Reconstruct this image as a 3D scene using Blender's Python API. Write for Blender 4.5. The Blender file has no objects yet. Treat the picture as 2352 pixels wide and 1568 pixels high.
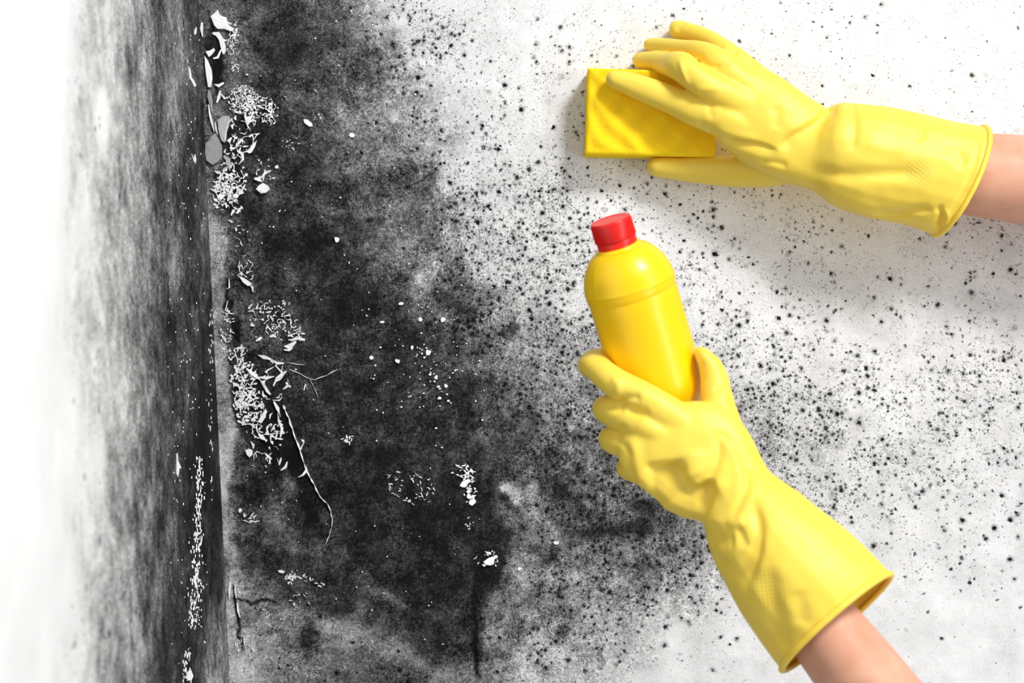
import bpy, bmesh, math, random
import numpy as np
from mathutils import Vector
random.seed(7); RNG = np.random.default_rng(7)
SC = bpy.context.scene; COL = SC.collection

# ------------------------------------------------------------------ camera, world, light, exposure
CAM_D = 1.5                       # camera to back wall, metres
S = 0.00035                       # metres per photo pixel on the back wall
cam_d = bpy.data.cameras.new('camera'); cam = bpy.data.objects.new('camera', cam_d); COL.objects.link(cam)
cam.location = (0, -CAM_D, 0); cam.rotation_euler = (math.pi/2, 0, 0)
cam_d.sensor_width = 36; cam_d.lens = 36*CAM_D/(2352*S)
cam_d.clip_start = .02
cam_d.dof.use_dof = True; cam_d.dof.focus_distance = 1.40; cam_d.dof.aperture_fstop = 7
SC.camera = cam
W = bpy.data.worlds.new('world'); SC.world = W; W.use_nodes = True
bg = W.node_tree.nodes['Background']; bg.inputs[0].default_value = (1, 1, 1, 1); bg.inputs[1].default_value = .40
def area(name, loc, target, size, power, tall=None):
    l = bpy.data.lights.new(name, 'AREA'); l.shape = 'RECTANGLE'; l.size = size; l.size_y = tall or size; l.energy = power
    o = bpy.data.objects.new(name, l); COL.objects.link(o); o.location = loc
    o.rotation_euler = (Vector(target)-Vector(loc)).to_track_quat('-Z', 'Y').to_euler()
    return o
area('softbox', (1.25, -1.95, 1.85), (.10, 0, .10), .60, 79)
area('strip_light', (1.25, -1.20, -.10), (.10, -.25, -.02), .20, 8, 1.5)
SC.view_settings.view_transform = 'Standard'; SC.view_settings.look = 'None'
SC.view_settings.exposure = 0; SC.view_settings.gamma = 1; SC.view_settings.use_curve_mapping = False

def P(px, py, d=0.0):             # photo pixel + distance from the back wall -> world point
    k = S*(CAM_D-d)/CAM_D
    return np.array([(px-1176)*k, -d, (784-py)*k])
def K(d): return S*(CAM_D-d)/CAM_D

# ------------------------------------------------------------------ helpers
def link(name, me, mat=None, parent=None):
    o = bpy.data.objects.new(name, me); COL.objects.link(o)
    if mat is not None and not me.materials: me.materials.append(mat)
    if parent is not None: o.parent = parent
    return o
def mesh(name, verts, faces, smooth=False):
    me = bpy.data.meshes.new(name)
    me.from_pydata([tuple(map(float, v)) for v in verts], [], [tuple(map(int, f)) for f in faces])
    if smooth: me.polygons.foreach_set('use_smooth', np.ones(len(me.polygons), bool))
    me.update(); return me
def tag(o, label=None, cat=None, group=None, kind=None):
    for k, v in (('label', label), ('category', cat), ('group', group), ('kind', kind)):
        if v: o[k] = v
    return o
class NT:
    def __init__(s, name):
        s.m = bpy.data.materials.new(name); s.m.use_nodes = True
        s.t = s.m.node_tree; s.b = s.t.nodes['Principled BSDF']
    def n(s, typ, ins=None, **props):
        nd = s.t.nodes.new(typ)
        for k, v in props.items(): setattr(nd, k, v)
        for k, v in (ins or {}).items():
            if isinstance(v, bpy.types.NodeSocket): s.t.links.new(v, nd.inputs[k])
            else: nd.inputs[k].default_value = v
        return nd
    def math(s, op, a, b=0.0, c=0.0, clamp=False):
        return s.n('ShaderNodeMath', {0: a, 1: b, 2: c}, operation=op, use_clamp=clamp).outputs[0]
    def ramp(s, x, lo, hi, a=0.0, b=1.0, smooth=True):
        return s.n('ShaderNodeMapRange', {0: x, 1: lo, 2: hi, 3: a, 4: b},
                   interpolation_type='SMOOTHSTEP' if smooth else 'LINEAR').outputs[0]
    def attr(s, name): return s.n('ShaderNodeAttribute', attribute_name=name).outputs['Fac']
    def noise(s, vec, scale, detail=2, rough=.5, out=0):
        return s.n('ShaderNodeTexNoise', {'Vector': vec, 'Scale': scale, 'Detail': detail, 'Roughness': rough}).outputs[out]
    def bump(s, h, strength, dist, nrm=None):
        ins = {'Height': h, 'Strength': strength, 'Distance': dist}
        if nrm is not None: ins['Normal'] = nrm
        return s.n('ShaderNodeBump', ins).outputs[0]
    def to(s, sock, name):
        if isinstance(sock, bpy.types.NodeSocket): s.t.links.new(sock, s.b.inputs[name])
        else: s.b.inputs[name].default_value = sock
def catmull(pts, n):
    p = np.asarray(pts, float); p = np.vstack([2*p[0]-p[1], p, 2*p[-1]-p[-2]]); out = []
    for i in range(1, len(p)-2):
        a, b, c, d = p[i-1], p[i], p[i+1], p[i+2]
        for t in np.linspace(0, 1, n, endpoint=False):
            out.append(.5*((2*b)+(c-a)*t+(2*a-5*b+4*c-d)*t*t+(3*b-a-3*c+d)*t**3))
    out.append(p[-2]); return np.array(out)
def poly_dist(X, Y, pts, closed=False):
    """distance to a polyline, signed side, and run 0..1 along it"""
    pts = np.asarray(pts, float)
    if closed: pts = np.vstack([pts, pts[:1]])
    best = np.full(X.shape, 1e9); side = np.zeros(X.shape); run = np.zeros(X.shape)
    L = np.r_[0, np.cumsum(np.hypot(*np.diff(pts, axis=0).T))]
    for i in range(len(pts)-1):
        ax, ay = pts[i]; bx, by = pts[i+1]; dx, dy = bx-ax, by-ay; l2 = dx*dx+dy*dy+1e-9
        t = np.clip(((X-ax)*dx+(Y-ay)*dy)/l2, 0, 1)
        d = np.hypot(X-ax-t*dx, Y-ay-t*dy); m = d < best
        best = np.where(m, d, best)
        side = np.where(m, np.sign((X-ax)*dy-(Y-ay)*dx), side)
        run = np.where(m, (L[i]+t*(L[i+1]-L[i]))/L[-1], run)
    return best, side, run
def inside(X, Y, pts):
    pts = np.asarray(pts, float); r = np.zeros(X.shape, bool); j = len(pts)-1
    for i in range(len(pts)):
        xi, yi = pts[i]; xj, yj = pts[j]
        if yi != yj: r ^= ((yi > Y) != (yj > Y)) & (X < (xj-xi)*(Y-yi)/(yj-yi)+xi)
        j = i
    return r
def sstep(x, a, b):
    t = np.clip((x-a)/(b-a), 0, 1); return t*t*(3-2*t)
def grid_interp(gx, gy, G, X, Y):
    """smooth (cubic-eased bilinear) lookup in a hand-set table"""
    gx, gy, G = map(lambda a: np.asarray(a, float), (gx, gy, G))
    i = np.clip(np.searchsorted(gx, X)-1, 0, len(gx)-2); j = np.clip(np.searchsorted(gy, Y)-1, 0, len(gy)-2)
    u = np.clip((X-gx[i])/(gx[i+1]-gx[i]), 0, 1); v = np.clip((Y-gy[j])/(gy[j+1]-gy[j]), 0, 1)
    u = .5*u+.5*u*u*(3-2*u); v = .5*v+.5*v*v*(3-2*v)
    return (G[j, i]*(1-u)+G[j, i+1]*u)*(1-v)+(G[j+1, i]*(1-u)+G[j+1, i+1]*u)*v
def vnoise(X, Y, cell, seed):
    r = np.random.default_rng(seed); T = r.random((256, 256))
    x = X/cell+1000; y = Y/cell+1000; i = np.floor(x).astype(int); j = np.floor(y).astype(int)
    u = x-i; v = y-j; u = u*u*(3-2*u); v = v*v*(3-2*v)
    g = lambda a, b: T[b % 256, a % 256]
    return (g(i, j)*(1-u)+g(i+1, j)*u)*(1-v)+(g(i, j+1)*(1-u)+g(i+1, j+1)*u)*v-.5
def fbm(X, Y, cell, seed, o=4):
    return sum(vnoise(X, Y, cell/2**k, seed+k)*.55**k for k in range(o))
def set_attr(me, name, arr):
    a = me.attributes.new(name, 'FLOAT', 'POINT'); a.data.foreach_set('value', np.asarray(arr, np.float32).ravel())
def grid_mesh(name, Px, nx, ny):
    me = bpy.data.meshes.new(name); nv = nx*ny
    me.vertices.add(nv); me.vertices.foreach_set('co', Px.reshape(-1).astype(np.float32))
    q = (np.arange(ny-1)[:, None]*nx+np.arange(nx-1)[None]).ravel()
    F = np.stack([q, q+nx, q+nx+1, q+1], 1).astype(np.int32)
    me.loops.add(F.size); me.loops.foreach_set('vertex_index', F.ravel())
    me.polygons.add(len(F)); me.polygons.foreach_set('loop_start', np.arange(0, F.size, 4, dtype=np.int32))
    me.polygons.foreach_set('use_smooth', np.ones(len(F), bool))
    me.update(calc_edges=True); return me

# ------------------------------------------------------------------ wall material: white paint under black mould
def wall_material(name):
    N = NT(name)
    co = N.n('ShaderNodeTexCoord').outputs['Object']
    tone, dots, dust, grain = N.attr('tone'), N.attr('dots'), N.attr('dust'), N.attr('grain')
    wob = N.noise(co, 420, 3, .6, 1)
    wob = N.n('ShaderNodeVectorMath', {0: wob, 1: (.5, .5, .5)}, operation='SUBTRACT').outputs[0]
    wsc = N.n('ShaderNodeVectorMath', {0: wob, 'Scale': .0042}, operation='SCALE').outputs[0]
    cw = N.n('ShaderNodeVectorMath', {0: co, 1: wsc}).outputs[0]
    # mottling at three sizes, strongest in half-covered paint
    n1 = N.math('SUBTRACT', N.noise(co, 70, 5, .62), .5)
    n2 = N.math('SUBTRACT', N.noise(co, 330, 4, .7), .5)
    n3 = N.math('SUBTRACT', N.noise(co, 1150, 2, .6), .5)
    mix = N.math('ADD', N.math('MULTIPLY', n1, 1.15), N.math('ADD', N.math('MULTIPLY', n2, 1.15), N.math('MULTIPLY', n3, 1.5)))
    t = N.math('MULTIPLY_ADD', mix, grain, tone)
    # star-shaped mould colonies in three sizes
    def stars(scale, rmin, rmax, off, prob, soft):
        v = N.n('ShaderNodeVectorMath', {0: cw, 1: off}).outputs[0]
        vo = N.n('ShaderNodeTexVoronoi', {'Vector': v, 'Scale': scale, 'Randomness': 1.0}, feature='F1')
        col = N.n('ShaderNodeSeparateColor', {0: vo.outputs['Color']})
        rad = N.math('MULTIPLY_ADD', N.math('POWER', col.outputs[1], 1.6), rmax-rmin, rmin)
        on = N.math('LESS_THAN', col.outputs[0], prob)
        d = N.math('DIVIDE', vo.outputs['Distance'], rad)
        a = N.ramp(d, soft, 1.15, 1, 0)
        halo = N.math('MULTIPLY', N.ramp(d, .5, 2.1, 1, 0), .30)
        dark = N.math('MULTIPLY_ADD', col.outputs[2], .40, .68)
        a = N.math('MULTIPLY', N.math('MAXIMUM', a, halo), dark)
        return N.math('MULTIPLY', a, on)
    d1 = stars(155, .11, .37, (0, 0, 0), dots, .45)
    d2 = stars(270, .15, .43, (.31, .17, .53), N.math('MULTIPLY', N.math('POWER', dots, 1.25), 1.15), .45)
    d3 = stars(88, .11, .25, (.71, .29, .11), N.math('MULTIPLY', dots, .42), .35)
    d4 = stars(620, .22, .52, (.13, .47, .91), N.math('MULTIPLY', dots, .62), .5)
    st = N.math('MAXIMUM', N.math('MAXIMUM', N.math('MAXIMUM', d1, d2), d3), d4)
    # fine dust specks in the clean paint
    dn = N.noise(co, 1500, 1, .5)
    dm = N.noise(co, 60, 4, .6)
    dp = N.math('MULTIPLY', N.ramp(dn, .60, .70), N.math('MULTIPLY', N.ramp(dm, .36, .62), dust))
    t = N.math('MULTIPLY', t, N.math('SUBTRACT', 1.0, N.math('MULTIPLY', st, .93)))
    t = N.math('MULTIPLY', t, N.math('SUBTRACT', 1.0, N.math('MULTIPLY', dp, .70)))
    t = N.math('MAXIMUM', N.math('MINIMUM', t, 1.0), .07)
    lin = N.math('MULTIPLY', N.math('POWER', t, 2.25), .87)
    N.to(N.n('ShaderNodeCombineColor', {0: lin, 1: lin, 2: lin}).outputs[0], 'Base Color')
    N.to(.82, 'Roughness'); N.to(.18, 'Specular IOR Level')
    h = N.math('ADD', N.math('MULTIPLY', n2, .6), N.noise(co, 700, 3, .6))
    N.to(N.bump(h, .22, .0012), 'Normal')
    return N.m
M_WALL = wall_material('mouldy_plaster')
M_WALL2 = wall_material('mouldy_plaster_side')

# ------------------------------------------------------------------ back wall (photo-pixel tables of mould tone, slight lower-right shading painted in)
def corner_x(py): return 456+72*py/1568.0
xs = np.r_[np.arange(440, 1400, 3.2), np.arange(1400, 2650, 7.0)]
ys = np.arange(-240, 1810, 3.4)
X, Y = np.meshgrid(xs, ys)
gx = [462+84*i for i in range(13)]+[1554, 1638, 1722, 1890, 2058, 2226, 2400]
gy = [-42]+[42+84*j for j in range(19)]
T = [
 [35, 40, 30, 36, 48, 78, 92, 93, 95, 96, 97, 97, 97, 97, 97, 97, 97, 97, 97, 97],
 [35, 38, 27, 32, 44, 70, 90, 92, 95, 96, 97, 97, 97, 97, 97, 97, 97, 97, 97, 97],
 [35, 34, 23, 27, 41, 50, 82, 92, 95, 96, 97, 98, 98, 97, 97, 97, 97, 97, 97, 97],
 [34, 30, 24, 33, 36, 43, 72, 87, 92, 95, 97, 98, 98, 97, 97, 97, 97, 97, 97, 97],
 [34, 22, 18, 28, 44, 53, 60, 76, 92, 95, 96, 97, 97, 97, 97, 97, 97, 97, 97, 97],
 [36, 24, 17, 22, 43, 44, 50, 80, 92, 94, 95, 97, 97, 97, 97, 97, 97, 97, 97, 97],
 [42, 24, 21, 24, 28, 38, 42, 68, 88, 92, 94, 96, 97, 97, 97, 97, 97, 97, 97, 97],
 [60, 25, 18, 20, 27, 37, 44, 66, 89, 90, 92, 95, 96, 96, 96, 95, 95, 94, 93, 93],
 [60, 33, 19, 19, 22, 37, 50, 44, 82, 86, 90, 93, 95, 95, 95, 94, 94, 93, 92, 92],
 [60, 34, 23, 17, 18, 22, 33, 29, 70, 82, 88, 90, 92, 93, 94, 94, 94, 93, 92, 92],
 [56, 28, 27, 19, 17, 18, 20, 33, 48, 68, 76, 80, 84, 86, 89, 92, 93, 93, 92, 91],
 [62, 24, 19, 19, 18, 18, 21, 27, 42, 54, 62, 66, 74, 76, 83, 88, 91, 92, 91, 90],
 [66, 34, 14, 23, 19, 18, 17, 21, 29, 38, 44, 50, 58, 66, 74, 82, 88, 90, 90, 89],
 [76, 38, 11, 27, 18, 17, 17, 17, 30, 36, 40, 44, 48, 56, 66, 76, 85, 89, 89, 88],
 [74, 16, 30, 11, 18, 17, 16, 15, 28, 44, 34, 42, 38, 44, 60, 80, 88, 90, 89, 88],
 [66, 20, 35, 24, 17, 17, 16, 15, 19, 46, 34, 36, 32, 46, 66, 85, 90, 90, 89, 89],
 [58, 34, 20, 28, 19, 18, 18, 17, 16, 54, 52, 42, 44, 56, 78, 88, 91, 91, 91, 90],
 [56, 66, 42, 32, 27, 24, 23, 21, 28, 62, 64, 60, 64, 78, 88, 91, 92, 92, 91, 91],
 [72, 74, 64, 46, 60, 46, 28, 23, 40, 68, 64, 68, 78, 88, 91, 92, 92, 92, 92, 92],
 [88, 80, 66, 54, 50, 42, 50, 40, 52, 82, 78, 80, 88, 92, 92, 92, 92, 92, 92, 92],
]
wx = X+fbm(X, Y, 60, 3)*26; wy = Y+fbm(X, Y, 60, 13)*26
tone = grid_interp(gx, gy, np.array(T)/100., wx, wy)
def blob(cx, cy, rx, ry, val, rot=0, amt=1.0, edge=.5):
    """pull the tone toward val inside a ragged ellipse"""
    global tone
    c, s = math.cos(rot), math.sin(rot); dx, dy = X-cx, Y-cy
    r = np.hypot((dx*c+dy*s)/rx, (-dx*s+dy*c)/ry)+fbm(X, Y, 34, int(cx+cy), 5)*1.5
    w = (1-sstep(r, 1-edge*1.5, 1+edge*.7))*amt*.9
    tone = tone*(1-w)+val*w
def region(pts, val, feather=8, amt=1.0, rag=10):
    global tone
    xx, yy = X+fbm(X, Y, 30, len(pts))*rag*2, Y+fbm(X, Y, 30, len(pts)+9)*rag*2
    d, _, _ = poly_dist(xx, yy, pts, True); sd = np.where(inside(xx, yy, pts), d, -d)
    w = sstep(sd, -feather, feather)*amt; tone = tone*(1-w)+val*w
def streak(pts, wid, val, amt=1.0):
    global tone
    d, _, run = poly_dist(X+fbm(X, Y, 40, 5)*14, Y+fbm(X, Y, 40, 6)*14, pts)
    w = np.exp(-(d/wid)**2)*amt*sstep(run, -.05, .12)*(1-sstep(run, .85, 1.05)); tone = tone*(1-w)+val*w
# clean paint beyond the ragged edge at the upper right of the stain
region([(860, -60), (880, 40), (905, 75), (935, 120), (955, 165), (985, 180), (1010, 200), (1150, 150), (1150, -60)], .93, 10, .55, 9)
region([(1012, 395), (1012, 425), (1045, 455), (1060, 500), (1062, 560), (1078, 610), (1078, 650), (1180, 660), (1300, 300), (1100, 320)], .90, 11, .75, 8)
blob(905, 40, 22, 16, .96); blob(990, 145, 18, 12, .97); blob(905, 270, 16, 15, .92); blob(960, 200, 18, 12, .92, 0, .7)
blob(915, 395, 30, 26, .22, 0, .7); blob(830, 170, 24, 50, .22, .2, .7); blob(672, 45, 32, 60, .16, 0, .8); blob(610, 100, 30, 80, .18, 0, .6)
blob(680, 240, 22, 18, .13, 0, .8); blob(720, 285, 60, 30, .16, .4, .6); blob(545, 90, 20, 40, .40, 0, .7)
blob(540, 190, 25, 40, .33, 0, .6); blob(770, 130, 34, 50, .46, 0, .5); blob(870, 70, 40, 30, .52, 0, .5)
blob(900, 220, 40, 40, .55, 0, .4); blob(770, 330, 50, 60, .50, 0, .5); blob(840, 430, 50, 30, .30, 0, .5)
blob(706, 540, 20, 18, .10, 0, .6); blob(965, 555, 26, 24, .58, 0, .5); blob(850, 525, 22, 20, .13, 0, .6)
blob(970, 640, 28, 20, .62, 0, .6); blob(925, 640, 30, 24, .15, 0, .7); blob(1030, 690, 42, 22, .13, .5, .8)
blob(1045, 615, 25, 50, .38, 0, .4); blob(1020, 730, 22, 16, .55, 0, .6); blob(935, 760, 20, 40, .14, -.5, .5)
blob(780, 690, 60, 40, .13, 0, .4); blob(1165, 758, 22, 16, .10, 0, .8); blob(1130, 800, 36, 34, .46, 0, .5)
blob(1105, 920, 30, 18, .44, .3, .5); blob(1345, 935, 30, 22, .80, 0, .9, .3); blob(1330, 975, 34, 20, .62, 0, .6)
blob(1190, 1125, 30, 26, .74, .3, .9, .4); blob(1155, 1140, 16, 12, .10, 0, .8); blob(1215, 1160, 28, 18, .50, .3, .6)
blob(1275, 1125, 46, 34, .12, .3, .7); blob(1240, 1070, 26, 20, .50, 0, .5); blob(1375, 1110, 34, 30, .58, 0, .5)
blob(1310, 1050, 30, 20, .14, 0, .6); blob(1180, 1080, 32, 26, .16, 0, .6); blob(1425, 1080, 36, 26, .13, 0, .6)
blob(1255, 1270, 46, 18, .13, .2, .7); blob(1290, 1440, 14, 24, .10, .3, .85); blob(1278, 1475, 22, 24, .3, 0, .5)
blob(1420, 1215, 60, 22, .20, 0, .6); blob(1350, 1250, 30, 22, .50, 0, .4); blob(1255, 1325, 40, 18, .72, .2, .7)
blob(1345, 1320, 30, 14, .70, -.2, .7); blob(1460, 1170, 40, 30, .18, 0, .5); blob(1545, 1270, 50, 24, .28, 0, .5)
blob(1245, 1490, 60, 36, .82, 0, .6); blob(1350, 1410, 24, 18, .82, 0, .5)
# dark tide edge right of the black field, light on its outer side
region([(1085, 1080), (1108, 1100), (1135, 1140), (1152, 1180), (1168, 1220), (1172, 1255), (1160, 1290), (1140, 1330), (1118, 1370), (1108, 1410), (1112, 1450), (1108, 1500), (1100, 1520), (1080, 1490), (1082, 1400), (1095, 1300), (1080, 1200)], .135, 6, .85, 5)
region([(1124, 1372), (1146, 1336), (1166, 1300), (1182, 1260), (1230, 1290), (1240, 1400), (1180, 1480), (1130, 1520), (1112, 1470), (1116, 1420)], .56, 10, .6, 8)
streak([(1112, 1085), (1122, 1120), (1140, 1150), (1160, 1180)], 9, .34, .7)
streak([(1098, 1290), (1094, 1380), (1090, 1440), (1094, 1500), (1096, 1560)], 7, .08, .8)
region([(985, 1568), (1060, 1552), (1094, 1545), (1090, 1568), (1098, 1640), (940, 1640)], .55, 8, .7, 5)
# pale trowel sweeps at the bottom, dark one between them
streak([(726, 1424), (780, 1438), (835, 1470), (900, 1496), (970, 1530), (1060, 1556)], 24, .72, .9)
streak([(840, 1352), (885, 1372), (945, 1410)], 12, .46, .8); streak([(800, 1350), (870, 1392), (960, 1430)], 11, .15, .6)
streak([(560, 1400), (620, 1395), (700, 1410)], 16, .52, .6)
blob(700, 1470, 60, 26, .22, .3, .7); blob(610, 1390, 50, 10, .5, 0, .5); blob(620, 1280, 50, 28, .15, 0, .6)
# light mottles left of the crack, black hollow along it
blob(660, 1120, 26, 40, .52, 0, .6); blob(640, 1190, 26, 34, .45, .5, .6); blob(690, 1180, 22, 22, .46, 0, .5); blob(665, 1245, 44, 28, .42, 0, .5)
blob(580, 1140, 32, 60, .09, 0, .8); blob(725, 1175, 20, 60, .08, -.3, .8); blob(645, 1080, 30, 30, .14, 0, .6)
blob(598, 1250, 30, 40, .14, 0, .5); blob(590, 1050, 36, 26, .35, 0, .5)
region([(625, 905), (650, 930), (668, 990), (690, 1050), (708, 1100), (730, 1150), (690, 1130), (650, 1050), (610, 1030), (590, 980), (600, 930)], .07, 6, .9, 5)
# black bare plaster under the flaking paint
region([(520, 290), (560, 240), (610, 240), (625, 270), (600, 330), (570, 350), (540, 400), (520, 380), (505, 330)], .12, 8, .85, 6)
region([(490, 400), (540, 380), (565, 420), (560, 470), (520, 490), (490, 460)], .13, 6, .8, 5)
region([(520, 800), (560, 800), (620, 830), (650, 840), (650, 870), (640, 900), (600, 920), (540, 920), (530, 860)], .12, 8, .8, 6)
region([(533, 860), (600, 880), (640, 940), (640, 1030), (590, 1050), (560, 1010), (540, 960)], .12, 8, .85, 6)
region([(484, 60), (520, 90), (512, 140), (505, 190), (488, 190), (466, 110), (464, 90)], .13, 4, .85, 3)
blob(503, 165, 12, 34, .06, 0, .9); blob(545, 765, 8, 35, .06, -.15, .9); blob(530, 700, 6, 25, .06, .2, .9)
# pale strip down the corner
region([(472, 490), (500, 495), (520, 560), (515, 700), (520, 800), (528, 900), (540, 1000), (535, 1080), (520, 1110), (500, 1100), (480, 700)], .64, 6, .95, 6)
region([(498, 1000), (530, 990), (545, 1010), (525, 1090), (520, 1160), (528, 1260), (510, 1260), (500, 1120)], .82, 6, .85, 5)
streak([(517, 1150), (530, 1250), (535, 1340), (545, 1450), (555, 1600)], 20, .70, .8)
blob(545, 1540, 30, 40, .84, 0, .6); blob(600, 1430, 60, 30, .56, 0, .5); blob(530, 1440, 10, 60, .80, 0, .7)
# hairline cracks
disp = np.zeros(X.shape)
def crack(pts, w=2.6, val=.05, deep=.0012, rag=6):
    global tone, disp
    d, _, run = poly_dist(X+fbm(X, Y, 16, 21)*rag, Y+fbm(X, Y, 16, 22)*rag, pts)
    k = np.exp(-(d/w)**2)*sstep(run, -.02, .08)*(1-sstep(run, .9, 1.02))
    tone = tone*(1-k)+val*k; disp += k*deep
crack([(544, 1374), (562, 1378), (575, 1384), (590, 1384), (610, 1378), (640, 1384)], 3)
crack([(524, 640), (520, 665), (522, 690), (514, 715)], 3); crack([(530, 725), (536, 750), (540, 775), (548, 785)], 4.5)
crack([(535, 1340), (541, 1370), (545, 1410), (551, 1440), (548, 1465), (556, 1470), (558, 1500)], 3.2)
crack([(1092, 1390), (1088, 1420), (1094, 1450), (1090, 1490), (1094, 1550)], 3)
crack([(930, 430), (965, 415), (985, 405), (1000, 395)], 2.2, .2); crack([(700, 885), (715, 880), (735, 870)], 2, .2)
for (x, y0, y1, wv) in ((1382, 1478, 1540, 5), (1344, 1500, 1528, 4), (1536, 1400, 1450, 4)):
    crack([(x+3, y0), (x-2, (y0+y1)/2-8), (x+4, (y0+y1)/2+10), (x, y1)], wv*.5, .45, .0003)
    crack([(x-5, y0), (x-8, (y0+y1)/2), (x-3, y1)], 1.8, .5, .0002)
crack([(1524, 1300), (1525, 1480)], 1.8, .75, .0001, 2)
tone += fbm(X, Y, 70, 31)*.22*np.clip(4*tone*(1-tone), .1, 1)
# chance of mould colonies per cell
gdx = [500, 700, 850, 950, 1050, 1150, 1250, 1350, 1450, 1600, 1750, 1900, 2050, 2200, 2400]
gdy = [-50, 50, 150, 250, 350, 450, 550, 650, 750, 850, 950, 1050, 1150, 1250, 1350, 1450, 1560]
D = [
 [2, 4, 24, 24, 20, 10, 6, 7, 6, 6, 7, 6, 5, 5, 5],
 [2, 4, 26, 30, 28, 15, 9, 9, 9, 7, 8, 7, 5, 5, 5],
 [2, 5, 26, 34, 22, 15, 13, 16, 13, 9, 11, 10, 7, 6, 6],
 [2, 4, 20, 24, 20, 19, 14, 15, 12, 11, 11, 10, 8, 7, 7],
 [2, 3, 14, 20, 26, 28, 26, 18, 15, 12, 12, 12, 10, 9, 8],
 [2, 3, 14, 22, 45, 40, 40, 30, 26, 22, 18, 15, 14, 14, 13],
 [2, 3, 12, 20, 80, 86, 62, 40, 30, 26, 22, 17, 15, 16, 17],
 [2, 3, 8, 20, 90, 99, 84, 46, 34, 28, 19, 16, 15, 16, 15],
 [2, 2, 4, 10, 70, 95, 95, 76, 46, 38, 26, 20, 18, 17, 15],
 [2, 2, 3, 6, 26, 66, 98, 95, 72, 52, 42, 26, 20, 20, 24],
 [2, 2, 2, 3, 10, 34, 62, 74, 66, 58, 56, 36, 32, 36, 28],
 [2, 2, 2, 3, 6, 26, 46, 56, 60, 66, 70, 46, 36, 30, 20],
 [2, 2, 2, 2, 3, 18, 44, 50, 62, 70, 62, 42, 28, 24, 20],
 [2, 2, 2, 2, 3, 16, 42, 56, 66, 68, 36, 20, 15, 16, 14],
 [3, 3, 3, 3, 5, 24, 46, 60, 62, 40, 14, 7, 4, 6, 5],
 [8, 12, 8, 6, 8, 22, 40, 44, 30, 14, 5, 3, 2, 2, 2],
 [10, 18, 16, 14, 12, 16, 20, 16, 8, 5, 3, 2, 2, 1, 1]]
dots = grid_interp(gdx, gdy, np.array(D)/100., wx, wy)
dots *= np.clip(.62+1.9*dots, 0, 1.6); dots = dots*np.clip(1+fbm(X, Y, 70, 41)*1.6, .25, 1.9)
for (cx, cy, r, a) in ((2185, 880, 60, .45), (1790, 1010, 60, .25), (1980, 850, 50, .2), (1260, 440, 50, .35), (2080, 900, 50, .2), (2310, 830, 50, .25), (985, 100, 60, .2), (1140, 240, 40, .2)):
    dots += a*np.exp(-((X-cx)**2+(Y-cy)**2)/(r*r))
dust = np.clip(grid_interp([450, 1100, 1500, 2400], [-50, 500, 1000, 1250, 1600], [[.6, 1, .8, .9], [.7, 1, .6, .8], [.6, 1, .9, .7], [.6, 1, .8, .4], [.6, .8, .35, .12]], X, Y), 0, 1)
grain = np.clip(.16+1.15*np.clip(tone, 0, 1)*(1.02-np.clip(tone, 0, 1))*4*.55, .15, .8)
grain *= 1-.55*sstep(tone, .72, .95)
grain = np.where(tone > .86, grain*.45, grain)
co = np.stack([(X-1176)*S, disp-fbm(X, Y, 90, 51)*.0012, (784-Y)*S], -1)
keep = corner_x(Y)-2
co[..., 0] = np.maximum(co[..., 0], (keep-1176)*S)
me = grid_mesh('wall_back', co, len(xs), len(ys))
for n, a in (('tone', tone), ('dots', dots), ('dust', dust), ('grain', grain)): set_attr(me, n, a)
wall_back = tag(link('wall_back', me, M_WALL), kind='structure')

# ------------------------------------------------------------------ left wall: comes from the corner toward the viewer
def left_point(px, py):           # pixel on the left wall -> world: solve for depth on the wall plane
    Y0 = np.asarray(py, float); X0 = np.asarray(px, float)
    # plane: x = (456 + 72*(784 - z/S)/1568 - 1176)*S, seen along the ray
    a = (X0-1176)*S/CAM_D; b = (784-Y0)*S/CAM_D
    c0 = (456+36-1176)*S; c1 = -72/1568.0
    # a*r = c0 + c1*b*r
    r = c0/(a-c1*b)
    return np.stack([a*r, r-CAM_D, b*r], -1)
ds = np.concatenate([np.linspace(0, .25, 190)[:-1], np.linspace(.25, 1.05, 130)])
zs = np.linspace(-.46, .46, 330)
DD, ZZ = np.meshgrid(ds, zs)
LX = (456+36-1176)*S+(-72/1568.0)*ZZ
kk = CAM_D/(CAM_D-DD)
PXL = 1176+LX*kk/S; PYL = 784-ZZ*kk/S
glx = [-400, 60, 130, 170, 205, 250, 300, 345, 390, 430, 465, 500, 540]
gly = [-60, 150, 400, 700, 950, 1150, 1350, 1568]
TL = [
 [100, 100, 100, 96, 82, 70, 52, 44, 48, 36, 34, 34, 34],
 [100, 100, 99, 92, 80, 72, 55, 46, 46, 36, 33, 34, 34],
 [100, 100, 98, 90, 84, 78, 60, 46, 40, 33, 32, 30, 30],
 [100, 99, 97, 92, 84, 72, 56, 46, 36, 28, 24, 20, 20],
 [100, 99, 96, 93, 88, 78, 56, 46, 34, 22, 16, 14, 14],
 [99, 99, 97, 94, 88, 72, 54, 42, 30, 17, 13, 13, 13],
 [98, 98, 97, 94, 84, 68, 50, 36, 22, 13, 13, 36, 60],
 [97, 97, 96, 92, 78, 64, 46, 34, 20, 14, 20, 52, 66]]
qx = PXL+fbm(PXL*3, PYL, 90, 61)*22
tl = grid_interp(glx, gly, np.array(TL)/100., qx, PYL)
tl += fbm(PXL*4.5, PYL, 150, 71)*.34*np.clip(4*tl*(1.0-tl), 0, 1)
tl = tl+.30*np.exp(-((PXL-236)/16)**2-((PYL-255)/65)**2)+.2*np.exp(-((PXL-412)/5)**2-((PYL-60)/30)**2)
tl = np.clip(tl, .08, 1)
coL = np.stack([LX, -DD, ZZ], -1)
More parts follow.
